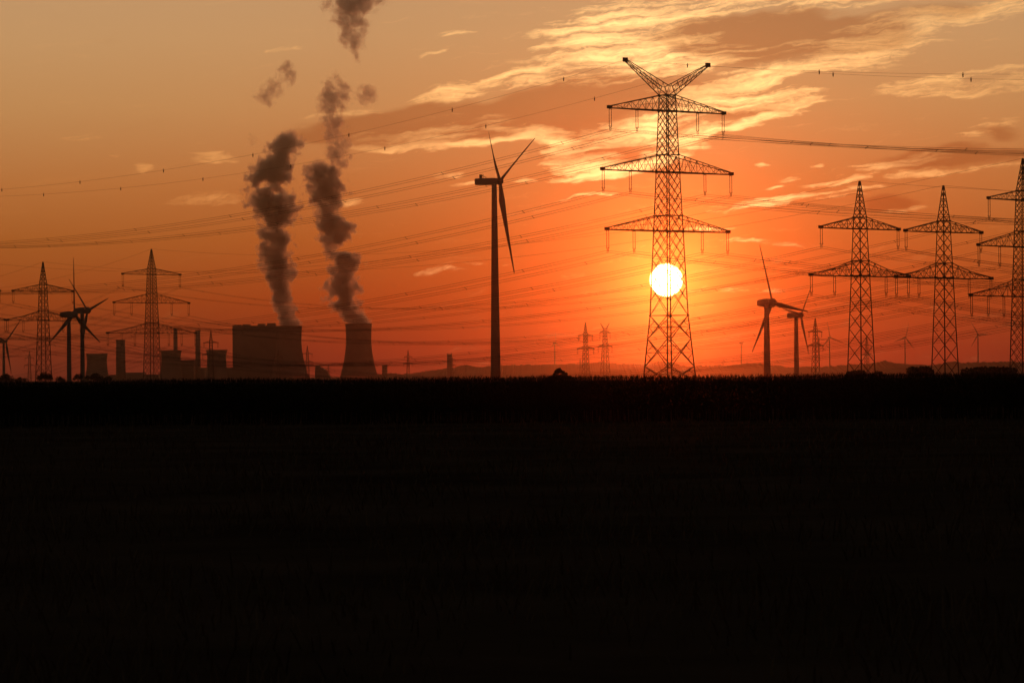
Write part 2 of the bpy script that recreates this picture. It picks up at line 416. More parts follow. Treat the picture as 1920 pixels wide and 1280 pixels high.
class Pylon: pass
def pylon(px, Y, rot, spec, label, name='lattice_pylon', s=1.0, group='lattice pylons'):
    base = at(px, 707 - ROLL * (px - 960), Y); base.z = 0
    th = thing(name, base, label, 'pylon', group, rot); th.scale = (s, s, s)
    if 'cache' not in spec:
        c = spec['cache'] = {}
        c['mast'] = mast_mesh(spec['prof'], spec['zd'], spec['ratio'], spec['leg'], spec['brace'], spec.get('big'), spec['horiz'], spec.get('double', True)).mesh('mast', STEEL)
        c['arms'] = [crossarm_mesh(spec['prof'], zl, zu, L, spec['leg'] * 0.75, spec['brace'] * 0.9, n, knee=kn).mesh('crossarm', STEEL) for (zl, zu, L, n, kn, ins) in spec['arms']]
        if 'horn' in spec:
            c['horns'] = []
            z0, zt, X = spec['horn']; w = width_at(spec['prof'], z0) / 2
            for sgn in (-1, 1):
                b = MB(); nseg = 7
                for y in (-1, 1):
                    lo0 = Vector((sgn * w, y * w, z0)); up0 = Vector((sgn * w * 0.35, y * w, z0 + 2.1)); tip = Vector((sgn * X, y * 0.15, zt))
                    b.bar(lo0, tip, spec['leg'] * .6, spec['leg'] * .5); b.bar(up0, tip + Vector((0, 0, 0.5)), spec['leg'] * .6, spec['leg'] * .5)
                    for i in range(nseg):
                        a, c2 = lerp(lo0, tip, i / nseg), lerp(up0, tip, (i + 1) / nseg)
                        b.bar(a, c2, spec['brace'] * .8); b.bar(c2, lerp(lo0, tip, (i + 1) / nseg), spec['brace'] * .7)
                    b.bar(lo0, up0, spec['brace']); b.bar(up0, (-up0.x, up0.y, up0.z), spec['brace'])
                for i in range(nseg):
                    a = lerp(Vector((sgn * w, -w, z0)), Vector((sgn * X, -.15, zt)), i / nseg); c2 = lerp(Vector((sgn * w, w, z0)), Vector((sgn * X, .15, zt)), (i + 1) / nseg)
                    b.bar(a, c2, spec['brace'] * .7)
                b.box((sgn * (X - 0.35), 0, zt - 0.35), (1.2, 0.6, 1.0))
                c['horns'].append(b.mesh('earth_wire_horn', STEEL))
    c = spec['cache']
    link('mast', c['mast'], th)
    P_ = Pylon(); P_.obj = th; P_.att = []; P_.top = []
    def w_(v):
        v = Vector(v) * s; ca, sa = math.cos(rot), math.sin(rot)
        return base + Vector((v.x * ca - v.y * sa, v.x * sa + v.y * ca, v.z))
    for (zl, zu, L, n, kn, ins), am in zip(spec['arms'], c['arms']):
        link('crossarm', am, th); row = []
        for x in ins:
            o = link('insulator', insulator_mesh(spec['insL'], spec['gap'], spec['insr']), th); o.location = (x, 0, zl - 0.1)
            row.append(w_((x, 0, zl - 0.1 - spec['insL'])))
        P_.att.append(row)
    for hm in c.get('horns', []): link('earth_wire_horn', hm, th)
    if 'horn' in spec: P_.top = [w_((-spec['horn'][2], 0, spec['horn'][1])), w_((spec['horn'][2], 0, spec['horn'][1]))]
    else: P_.top = [w_((0, 0, spec['prof'][-1][0]))]
    P_.w = w_; P_.base = base
    return P_

# the tall pylon: three crossarms and two raised horns
SPEC_A = dict(prof=[(0, 9.05), (16.2, 6.46), (50, 4.05), (54.7, 3.75), (69.0, 2.8)], zd=16.2, ratio=0.55, leg=0.28, brace=0.10,
    big=[0.2, 4.0, 10.6, 16.2], horiz=(16.2, 36.4, 40.1, 50.5, 54.7, 65.2, 69.0),
    arms=[(36.4, 40.1, 19.0, 9, None, (-18.8, -10.7, 10.7, 18.8)), (50.5, 54.7, 20.2, 9, None, (-20.0, -11.7, 11.7, 20.0)), (65.2, 69.0, 17.95, 8, None, (-17.7, -9.5, 9.5, 17.7))],
    horn=(69.0, 76.7, 13.3), insL=5.1, gap=0.66, insr=0.10)
# two crossarms and a pointed peak
SPEC_B = dict(prof=[(0, 5.15), (42.2, 2.35), (51.6, 0.25)], zd=0.2, ratio=0.92, leg=0.28, brace=0.125, double=False,
    horiz=(27.2, 31.0, 39.2, 42.2), arms=[(27.0, 31.0, 17.9, 7, (0.5, 0.42), (-17.7, -9.4, 9.4, 17.7)), (39.2, 42.2, 14.2, 6, None, (-14.0, 14.0))],
    insL=4.9, gap=0.75, insr=0.10)
# three crossarms and a pointed peak
SPEC_D = dict(prof=[(0, 6.0), (25, 4.6), (52.5, 2.75), (61.5, 0.25)], zd=0.2, ratio=0.5, leg=0.27, brace=0.10, double=True,
    horiz=(23.0, 27.8, 36.8, 41.2, 49.8, 52.5), arms=[(23.0, 27.6, 24.2, 9, (0.45, 0.5), (-23.9, -16.4, -9.3, 9.3, 16.4, 23.9)), (36.8, 41.0, 20.6, 8, (0.5, 0.55), (-20.4, -11.0, 11.0, 20.4)), (49.8, 52.5, 15.8, 6, None, (-15.6, 15.6))],
    insL=5.6, gap=0.85, insr=0.11)
SPEC_F = dict(prof=[(0, 5.6), (42.2, 2.5), (51.6, 0.3)], zd=0.2, ratio=1.0, leg=0.36, brace=0.2, double=False,
    horiz=(27.2, 39.2), arms=[(27.0, 29.4, 8.8, 4, None, (-8.6, 8.6)), (39.2, 41.0, 7.4, 3, None, (-7.2, 7.2))], insL=4.5, gap=0.7, insr=0.16)
SPEC_V = dict(prof=[(0, 9.5), (50.0, 4.0), (58.0, 3.0)], zd=0.2, ratio=0.9, leg=0.5, brace=0.28, double=False,
    horiz=(38.0, 55.0), arms=[(38.0, 41.0, 9.6, 5, None, (-9.4, 9.4)), (55.0, 58.0, 7.2, 4, None, (-7.0, 7.0))],
    horn=(58.0, 66.0, 6.0), insL=7.0, gap=0.8, insr=0.2)

pA = pylon(1255.5, 818, R(37.6), SPEC_A, 'tallest lattice pylon with two raised horns, standing before the sun')
pB = pylon(1615, 880, R(39.5), SPEC_B, 'pointed two-arm lattice pylon to the right of the pair of wind turbines')
pC = pylon(1772, 900, R(38.2), SPEC_B, 'pointed two-arm lattice pylon between its twin and the pylon cut by the frame', s=0.995)
pD = pylon(1921.5, 950, R(45), SPEC_D, 'pointed three-arm lattice pylon cut by the right edge of the photo')
pD2 = pylon(285.5, 1550, R(40), SPEC_D, 'pointed three-arm lattice pylon before the chimneys left of the power station', s=0.995)
pC2 = pylon(82, 1395, R(36), SPEC_B, 'pointed two-arm lattice pylon left of the two overlapping wind turbines', s=0.975)
pB2 = pylon(-57, 1385, R(36), SPEC_B, 'lattice pylon off the left edge, only a crossarm tip reaching in', s=0.98)
FAR = [(1098.5, 604, 1.0, SPEC_F, 'far slim pylon nearest the peaked bush, left of its horned neighbour', 30),
       (1135, 607, 1.0, SPEC_V, 'far small pylon with a V-shaped top, left of the tall pylon', 25),
       (1529.5, 596, 1.0, SPEC_F, 'far slim pylon just right of the smaller turbine of the pair', 35),
       (1625.5, 630, 1.0, SPEC_F, 'far small pylon seen through the lattice of a two-arm pylon', 30),
       (765.5, 656, 1.0, SPEC_F, 'very small far pylon between the cooling tower and the great turbine', 20),
       (847.5, 663, 1.0, SPEC_F, 'very small far pylon beside the block on the low mound', 20),
       (576.7, 648, 1.0, SPEC_F, 'small far pylon at the foot of the tower joined to the boiler house', 15),
       (396, 620, 1.0, SPEC_F, 'far pylon in front of the small cooling tower by the boiler house', 15),
       (522, 655, 1.0, SPEC_F, 'far pylon standing before the dark wall of the boiler house', 15),
       (616, 683, 1.0, SPEC_F, 'tiny far pylon behind the slope-roofed hall', 15),
       (1088, 672, 1.0, SPEC_F, 'tiny far pylon just left of the slim pylon by the bush', 15),
       (55.5, 657, 1.0, SPEC_F, 'small far pylon low between the leftmost trees', 20)]
farP = {}
for (px, ty, s, sp, lab, rt) in FAR:
    H = sp['horn'][1] if 'horn' in sp else sp['prof'][-1][0]
    hy = 707 - ROLL * (px - 960)
    D_ = min((H - EYE) * F / (hy - ty), 6000); s = ((hy - ty) * D_ / F + EYE) / H
    farP[px] = pylon(px, D_, R(rt), sp, lab, s=s, group='far pylons')

# ------------------------------------------------------------------ overhead wires
def span(a, b, sag, n=44):
    return [lerp(a, b, i / n) - Vector((0, 0, 4 * sag * (i / n) * (1 - i / n))) for i in range(n + 1)]
def cable(points_list, off, r, label, spacers=None, name='overhead_conductor', group='overhead conductors', mkr=None, cat='power line'):
    """one bundle: sub-wires over consecutive spans, with spacer clamps"""
    b = MB(); o0 = points_list[0][0]
    for pts in points_list:
        d = (pts[-1] - pts[0]); side = Vector((d.y, -d.x, 0)).normalized()
        offs = [Vector((0, 0, 0))] if not off else [side * off * sx_ + Vector((0, 0, off * sz_)) for sx_, sz_ in ((-.5, .35), (.5, -.35))]
        for of in offs: b.path([p - o0 + of for p in pts], r)
        if spacers and off:
            L = d.length; k = spacers * (0.35 + 0.5 * random.random())
            while k < L - 8:
                i = k / L * (len(pts) - 1); p = lerp(pts[int(i)], pts[min(int(i) + 1, len(pts) - 1)], i - int(i)) - o0
                b.bar(p + offs[0], p + offs[1], r * 1.8); b.box(tuple(p + offs[0] - Vector((0, 0, .09))), (.2, .2, .18)); b.box(tuple(p + offs[1] - Vector((0, 0, .09))), (.2, .2, .18))
                k += spacers
    o = b.build(name, WIRE); o.location = o0
    tag(o, label, cat, group)
    if mkr:
        mm = MB(); mm.box((0, 0, -0.7), (0.16, 0.16, 0.42), 1.5); mm.box((0, 0, -0.28), (0.25, 0.25, 0.38), 1.2); mm.bar((0, 0, .2), (0, 0, .35), .2)
        me = mm.mesh('bird_marker', GLASSY)
        for pts in points_list:
            L = (pts[-1] - pts[0]).length; k = mkr[1]
            while k < L - 5:
                i = k / L * (len(pts) - 1); p = lerp(pts[int(i)], pts[min(int(i) + 1, len(pts) - 1)], i - int(i)) - o0
                q = link('bird_marker', me, o); q.location = p; k += mkr[0]
    return o
POS = {2: ('left', 'right'), 4: ('outer left', 'inner left', 'inner right', 'outer right'), 6: ('outer left', 'middle left', 'inner left', 'inner right', 'middle right', 'outer right')}
LEV3 = ('lowest', 'middle', 'top'); LEV2 = ('lower', 'upper')
def line(P_, P2, far_delta, near_delta, sag, r, off, who, sp=42, sagfar=None):
    """conductors through pylon P_: to P2 (or far_delta) on one side, near_delta on the other"""
    names = LEV3 if len(P_.att) == 3 else LEV2
    for lv, row in enumerate(P_.att):
        for j, a in enumerate(row):
            ss = []
            far_end = P2.att[lv][j] if P2 else a + far_delta
            ss.append(span(a, far_end, sag * (0.97 + 0.06 * random.random())))
            if near_delta is not None: ss.append(span(a, a + near_delta, sag * (0.97 + 0.06 * random.random())))
            if P2 and far_delta is not None: ss.append(span(far_end, far_end + far_delta, sag))
            cable(ss, off, r, f'twin wire on {POS[len(row)][j]} insulator, {names[lv]} crossarm, {who}', sp)
dA = Vector((-math.sin(R(40)), math.cos(R(40)), 0))
line(pA, None, dA * 540, -dA * 540, 17.0, 0.041, 0.62, 'tall horned pylon', 46)
for j, a in enumerate(pA.top):
    cable([span(a, a + dA * 540, 17.5), span(a, a - dA * 540, 17.5)], 0, 0.027, f'thin earth wire with dark bird markers from the {("left", "right")[j]} horn of the tall pylon',
          name='earth_wire', group='earth wires', mkr=(43, 22 + 20 * j))
dB = (pB2.base - pB.base); dC = (pC2.base - pC.base); dD = (pD2.base - pD.base)
line(pB, pB2, dB * 0.7, -dB * 0.75, 15.5, 0.042, 0.6, 'pylon right of paired turbines', 60)
line(pC, pC2, dC * 0.7, -dC * 0.75, 15.5, 0.042, 0.6, 'second pylon from the right edge', 60)
line(pD, pD2, dD * 0.7, -dD * 0.70, 16.5, 0.042, 0.6, 'pylon at the right edge', 60)
for p, p2, d, who in ((pB, pB2, dB, 'pylon right of the paired turbines'), (pC, pC2, dC, 'second pylon from the right edge'), (pD, pD2, dD, 'pylon at the right edge')):
    cable([span(p.top[0], p2.top[0], 12), span(p.top[0], p.top[0] - d * 0.75, 12), span(p2.top[0], p2.top[0] + d * 0.7, 12)], 0, 0.036,
          f'thin bare earth wire from the pointed peak, {who}', name='earth_wire', group='earth wires')
for a, b_, who in ((farP[1529.5], farP[1098.5], 'slim pylons by bush and turbine pair'), (farP[396], farP[576.7], 'pylons either side of boiler house'),
                   (farP[1098.5], farP[765.5], 'pylons either side of great turbine')):
    for lv in range(2):
        for j in range(2):
            cable([span(a.att[lv][j], b_.att[lv][j], 9)], 0, 0.07, f'faint far wire on {POS[2][j]} of {LEV2[lv]} crossarms, {who}', name='overhead_conductor', group='far wires')

# ------------------------------------------------------------------ wind turbines
def blade_mesh(Rm, prebend, pitch=0.0):
    b = MB(); prev = None; n = 26; m_ = 12
    for i in range(n + 1):
        t = i / n; z = Rm * (0.02 + 0.98 * t)
        ch = Rm * (0.040 if t < 0.03 else 0)
        if t >= 0.03:
            ch = Rm * (lerp(0.040, 0.085, min(1, (t - 0.03) / 0.17)) if t < 0.2 else lerp(0.085, 0.016, ((t - 0.2) / 0.8) ** 0.85))
        th = Rm * lerp(0.040, 0.006, min(1, t * 1.7) ** 0.6) if t < 0.6 else Rm * lerp(0.0110, 0.003, (t - 0.6) / 0.4)
        tw = pitch + R(lerp(16, 0, min(1, t * 1.3))); off = prebend * t * t
        ring = []
        for k_ in range(m_):
            a = 2 * math.pi * k_ / m_
            x = math.cos(a) * ch / 2 + ch * 0.12 * min(1, t * 5); y = math.sin(a) * th / 2 * (1.0 if math.cos(a) < 0.2 else 0.75)
            ring.append((x * math.cos(tw) - y * math.sin(tw), -off + x * math.sin(tw) + y * math.cos(tw), z))
        ring = b.add(ring)
        if prev: b.quadring(prev, ring)
        else: b.f.append(tuple(reversed(ring)))
        prev = ring
    b.f.append(tuple(prev)); return b
def turbine(hx, hy, D_, Rpx, phi, phase, cone, tw, nac, label, base_px=None, sensor=False, round_nac=False):
    """hub at photo (hx, hy); tower widths tw px (top, base); nacelle length nac px behind the hub"""
    sc_ = D_ / F; Rm = Rpx * sc_
    hub = at(hx, hy, D_)
    ax = Vector((math.sin(phi), -math.cos(phi), 0)); hh = Vector((math.cos(phi), math.sin(phi), 0))
    back = nac * sc_; over = 0.34 * back if not sensor else 0.20 * back
    tx = hub - ax * over
    base = Vector((tx.x, tx.y, 0)) if base_px is None else Vector((at(base_px, 707, D_).x, tx.y, 0))
    th = thing('wind_turbine', (tx.x, tx.y, 0), label, 'wind turbine', 'wind turbines')
    b = MB(); wt, wb = tw[0] * sc_ / 2, tw[1] * sc_ / 2
    b.lathe([(lerp(wb, wt, (i / 12) ** 0.9), (hub.z - 0.35 * wt) * i / 12) for i in range(13)], 28); b.build('tower', PAINT, th, True)
    Lz = Vector((0, 0, hub.z))
    # nacelle along local -x of the axis frame
    b = MB(); h = (1.15 if sensor else 1.5 if round_nac else 1.2) * tw[0] * sc_ * 0.62
    sect = [(-back, 0.72), (-back * 0.96, 0.95), (-back * 0.5, 1.0), (-back * 0.18, 1.0), (0.0, 0.85)]
    if round_nac: sect = [(-back * 0.92, 0.5), (-back * 0.88, 0.68), (-back * 0.5, 0.92), (-back * 0.2, 1.0), (0, 0.85)]
    prev = None
    for (x, s_) in sect:
        ring = []
        for k_ in range(16):
            a = 2 * math.pi * k_ / 16; e = 0.45 if not round_nac else 0.6
            cx_ = math.copysign(abs(math.cos(a)) ** e, math.cos(a)); sz_ = math.copysign(abs(math.sin(a)) ** e, math.sin(a))
            ring.append(ax * x + hh * (cx_ * h * s_ * (0.9 if not round_nac else 0.55)) + Vector((0, 0, sz_ * h * s_)))
        ring = b.add(ring)
        if prev: b.quadring(prev, ring)
        else: b.f.append(tuple(reversed(ring)))
        prev = ring
    b.f.append(tuple(prev)); o = b.build('nacelle', PAINT, th, False); o.location = hub - ax * h * 0.3 - Vector((tx.x, tx.y, 0))
    # hub with its spinner, and three blades
    b = MB(); prof = [(h * .95, -h * .55), (h * 1.02, 0), (h * .95, h * .45), (h * .6, h * .9), (h * .1, h * 1.05)]
    b.lathe(prof, 18); o = b.build('hub', PAINT, th, True)
    o.matrix_local = Matrix.Translation(hub - Vector((tx.x, tx.y, 0)) + ax * h * .3) @ Vector(ax).to_track_quat('Z', 'Y').to_matrix().to_4x4()
    bm_ = blade_mesh(Rm, 0.0 if not sensor else Rm * 0.02, R(24) if sensor else R(8)).mesh('blade', PAINT, True)
    for k_ in range(3):
        a = R(phase + 120 * k_)
        dr = (hh * math.cos(a) + Vector((0, 0, 1)) * math.sin(a) + ax * cone).normalized()
        yv = -(ax - dr * ax.dot(dr)).normalized(); xv = yv.cross(dr)
        o = link('blade', bm_, th)
        mm = Matrix((xv, yv, dr)).transposed().to_4x4(); mm.translation = hub - Vector((tx.x, tx.y, 0)) + ax * h * .35
        o.matrix_local = mm
    if sensor:
        b = MB(); p = hub - ax * back * 0.80 - Vector((tx.x, tx.y, 0))
        b.box((p.x, p.y, p.z + h * 0.85), (1.5, 1.5, 2.1)); b.bar((p.x + 1.2, p.y, p.z + h * .85), (p.x + 1.2, p.y, p.z + h + 2.0), .3); b.bar((p.x + .4, p.y, p.z + h + 1.5), (p.x + 3.0, p.y, p.z + h + .2), .25)
        b.build('wind_sensor', STEEL, th)
    return th
turbine(935, 340, 1750, 174, R(73), 31.5, 0.13, (9.5, 19.5), 44, 'largest wind turbine, pale tower standing alone left of the tall pylon', sensor=True)
turbine(1446, 567.5, 2280, 116, R(51), -7.5, 0.02, (9, 14), 31, 'larger turbine of the pair right of the sun, one blade reaching right', round_nac=True)
turbine(1500, 591, 2900, 79, R(59), 52, 0.02, (7, 10), 24, 'smaller turbine of the pair right of the sun, box-shaped nacelle')
turbine(137.5, 589.5, 2200, 106, R(66), 91, 0.0, (7, 9), 29, 'turbine of the overlapping left pair with one blade pointing straight up', round_nac=True)
turbine(162, 582, 2350, 84, R(66), 17, -0.03, (7, 9), 27, 'turbine of the overlapping left pair with one blade pointing straight down', round_nac=True)
turbine(10.5, 640, 3600, 62, R(58), 44, 0.0, (4, 6), 14, 'wind turbine cut by the left edge, its nacelle at the frame')
for (hx, hy, Rp, ph, pz, lab) in ((1041.5, 643, 20, 45, 90, 'tiny turbine on the ridge above the peaked bush'), (1391.5, 643, 14, 50, 32, 'tiny turbine between the sun and the paired turbines, two blades raised like a V'),
        (1556.5, 633, 32, 30, -17, 'small far turbine right of the slim pylon by the turbine pair'), (1536.5, 636, 24, 20, 0, 'small far turbine half hidden by the slim pylon at its left'),
        (1698, 633, 30, 35, 75, 'small far turbine between the two pointed two-arm pylons'), (1834, 627, 26, 5, 0, 'small far turbine between the two rightmost pylons')):
    turbine(hx, hy, 8300 if hx > 1600 or hx < 1450 else 6300, Rp, R(ph), pz, 0.0, (2.0, 2.8), 5.5, lab)

# ------------------------------------------------------------------ power station
PD = 6500.0; PS = PD / F
def px_w(a, b): return (b - a) * PS
def station(px, dy=0): 
    p = at(px, 712, PD + dy); return Vector((p.x, PD + dy, 0))
def z_of(px, py, dy=0): return at(px, py, PD + dy).z
def cooling_tower(x0, x1, ytop, b0, b1, label, dy=0, waist=0.95):
    """hyperboloid shell: top from photo x0 to x1, foot from b0 to b1"""
    cx_ = (b0 + b1) / 2; base = station(cx_, dy); s_ = (PD + dy) / F
    H = z_of((x0 + x1) / 2, ytop, dy); rt = (x1 - x0) / 2 * s_; rb = (b1 - b0) / 2 * s_ * 1.02; rw = rt * waist
    th = thing('cooling_tower', base, label, 'cooling tower', 'cooling towers')
    zw = H * 0.72; pr = []
    for i in range(25):
        z = H * (0.06 + 0.94 * i / 24)
        if z < zw: a = math.sqrt((rb / rw) ** 2 - 1) / zw
        else: a = math.sqrt(max(0.001, (rt / rw) ** 2 - 1)) / (H - zw)
        pr.append((rw * math.sqrt(1 + (a * (z - zw)) ** 2), z))
    b = MB(); b.lathe(pr + [(r_ - 0.9, z) for (r_, z) in reversed(pr)], 64, caps=(False, False)); b.build('shell', CONCRETE, th, True)
    b = MB(); n = 40; r_ = pr[0][0]
    for i in range(n):
        a0, a1, a2 = 2 * math.pi * (i - .5) / n, 2 * math.pi * i / n, 2 * math.pi * (i + .5) / n
        for aa in (a0, a2): b.bar((r_ * 1.02 * math.cos(a1), r_ * 1.02 * math.sin(a1), 0), ((r_ - .4) * math.cos(aa), (r_ - .4) * math.sin(aa), H * .065), 1.0)
    b.build('support_column', CONCRETE, th)
    b = MB(); b.lathe([(pr[-1][0] + .7, H - 1.6), (pr[-1][0] + .7, H + .2), (pr[-1][0] - 1.2, H + .2), (pr[-1][0] - 1.2, H - 1.6)], 64, caps=(False, False)); b.build('rim', CONCRETE, th)
    return th
cooling_tower(647, 697, 607, 637, 709, 'tall cooling tower standing clear, right of the boiler house, steaming')
cooling_tower(519, 568, 611, 505, 580, 'cooling tower joined to the right side of the boiler house, steaming', dy=-60)
cooling_tower(386.5, 426, 656, 385, 428, 'low flared cooling tower left of the boiler house', waist=0.9, dy=-100)
cooling_tower(301, 340, 657, 298, 344, 'low cooling tower behind the three-arm pylon, beside the thin chimney', waist=0.93)
cooling_tower(160, 200, 663, 158, 206, 'low cooling tower beside the overlapping left turbines', waist=0.93)
def chimney(x0, x1, ytop, label, dy=0, taper=0.85):
    cx_ = (x0 + x1) / 2; base = station(cx_, dy); s_ = (PD + dy) / F; H = z_of(cx_, ytop, dy); rb = (x1 - x0) / 2 * s_
    th = thing('chimney', base, label, 'chimney', 'chimneys')
    b = MB(); b.lathe([(rb, 0), (rb * lerp(1, taper, .5), H / 2), (rb * taper, H - 3)], 24); b.build('shaft', CONCRETE, th, True)
    b = MB(); b.lathe([(rb * taper * 1.08, H - 3), (rb * taper * 1.08, H), (rb * taper * .8, H), (rb * taper * .8, H - 2)], 24); b.build('rim', CONCRETE, th)
    for q in (0.55, 0.8):
        b = MB(); b.lathe([(rb * lerp(1, taper, q) + .1, H * q), (rb * lerp(1, taper, q) + 1, H * q + .1), (rb * lerp(1, taper, q) + 1, H * q + 1.2), (rb * lerp(1, taper, q) + .1, H * q + 1.3)], 24, caps=(False, False)); b.build('platform', STEEL, th)
    return th
chimney(325.5, 333.5, 615, 'thin tall chimney just right of the three-arm pylon', taper=0.95)
chimney(366.5, 376.5, 619, 'tall chimney between the low cooling towers', taper=0.92)
chimney(217, 236, 637, 'thick short chimney left of the three-arm pylon', taper=0.86, dy=-200)
chimney(716.5, 726.5, 684, 'short stub chimney right of the tall cooling tower', taper=0.97)
def building(name, boxes, label, cat, dy=0, parts=()):
    """boxes: photo (x0, x1, ytop, depth m, part name); parts: roof boxes sitting on others (x0, x1, ytop, ybottom, depth, name)"""
    x_c = (boxes[0][0] + boxes[0][1]) / 2; base = station(x_c, dy); s_ = (PD + dy) / F
    th = thing(name, base, label, cat)
    for (x0, x1, yt, dep, pn) in boxes:
        b = MB(); H = z_of((x0 + x1) / 2, yt, dy); w = (x1 - x0) * s_; cx_ = ((x0 + x1) / 2 - x_c) * s_
        b.box((cx_, 0, 0), (w, dep, H))
        for k_ in range(int(w / 4)): b.box((cx_ - w / 2 + 2 + k_ * 4, -dep / 2 - .2, 0.5), (.5, .4, H - 1.5))    # cladding ribs
        b.box((cx_, 0, H), (w + 1.0, dep + 1.0, 0.9))
        b.build(pn, CLAD, th)
    for (x0, x1, yt, yb, dep, pn) in parts:
        b = MB(); z0 = z_of((x0 + x1) / 2, yb, dy); z1 = z_of((x0 + x1) / 2, yt, dy); w = (x1 - x0) * s_; cx_ = ((x0 + x1) / 2 - x_c) * s_
        b.box((cx_, 0, z0), (w, dep, z1 - z0)); b.box((cx_, 0, z1), (w + .6, dep + .6, .6)); b.build(pn, CLAD, th)
    return th
building('boiler_house', [(440, 521, 612, 90, 'wall'), (521, 545, 618, 70, 'wall'), (427, 439.6, 690, 60, 'annexe')], 'huge dark boiler house with small boxes along its roof', 'power station', dy=40,
    parts=[(440.5, 453.5, 609.5, 611, 30, 'roof_vent'), (457, 470, 608.8, 611, 30, 'roof_vent'), (485, 498, 607.5, 611, 30, 'roof_vent'), (502.5, 517, 606.3, 611, 30, 'roof_vent')])
building('turbine_hall', [(340.5, 366, 676, 60, 'wall'), (376.8, 386, 690, 50, 'annexe')], 'low turbine hall between the thin and the tall chimney', 'industrial building', dy=60)
building('low_hall', [(206.5, 298, 703, 40, 'wall'), (236.5, 270, 699, 35, 'wall')], 'long low hall behind the pylon and the thick chimney', 'industrial building', dy=120)
# slope-roofed hall right of the boiler house
base = station(605, 0); th = thing('slope_roofed_hall', base, 'slope-roofed hall with a square turret left of the tall cooling tower', 'industrial building')
b = MB(); prof = [(592, 716), (592, 689), (601.5, 688), (606, 690.5), (612, 693.5), (617, 702), (622, 716)]
pts = [((x - 605) * PS, max(0, z_of(x, y))) for x, y in prof]
ra = b.add([(x, -25, z) for x, z in pts]); rb = b.add([(x, 25, z) for x, z in pts]); b.quadring(ra, rb); b.f.append(tuple(ra)); b.f.append(tuple(reversed(rb))); b.build('wall', CLAD, th)
b = MB(); b.box(((596.5 - 605) * PS, 0, z_of(596, 688.6)), (9 * PS, 14, z_of(596, 684.5) - z_of(596, 688.6))); b.build('turret', CLAD, th)
base = station(843, 0); th = thing('silo_block', base, 'tall square block with a roof mast on the low mound left of the great turbine', 'industrial building')
b = MB(); b.box((0, 0, 0), (9.0 * PS, 10, z_of(843, 665))); b.build('wall', CLAD, th)
b = MB(); b.box((0, 0, z_of(843, 665)), (10 * PS, 11, 1.2)); b.box((-3 * PS, 0, z_of(843, 664)), (2, 2, 2)); b.build('roof', CLAD, th)
b = MB(); b.bar((4 * PS, 0, z_of(843, 664)), (4 * PS, 0, z_of(843, 660.5)), .6); b.build('roof_mast', STEEL, th)

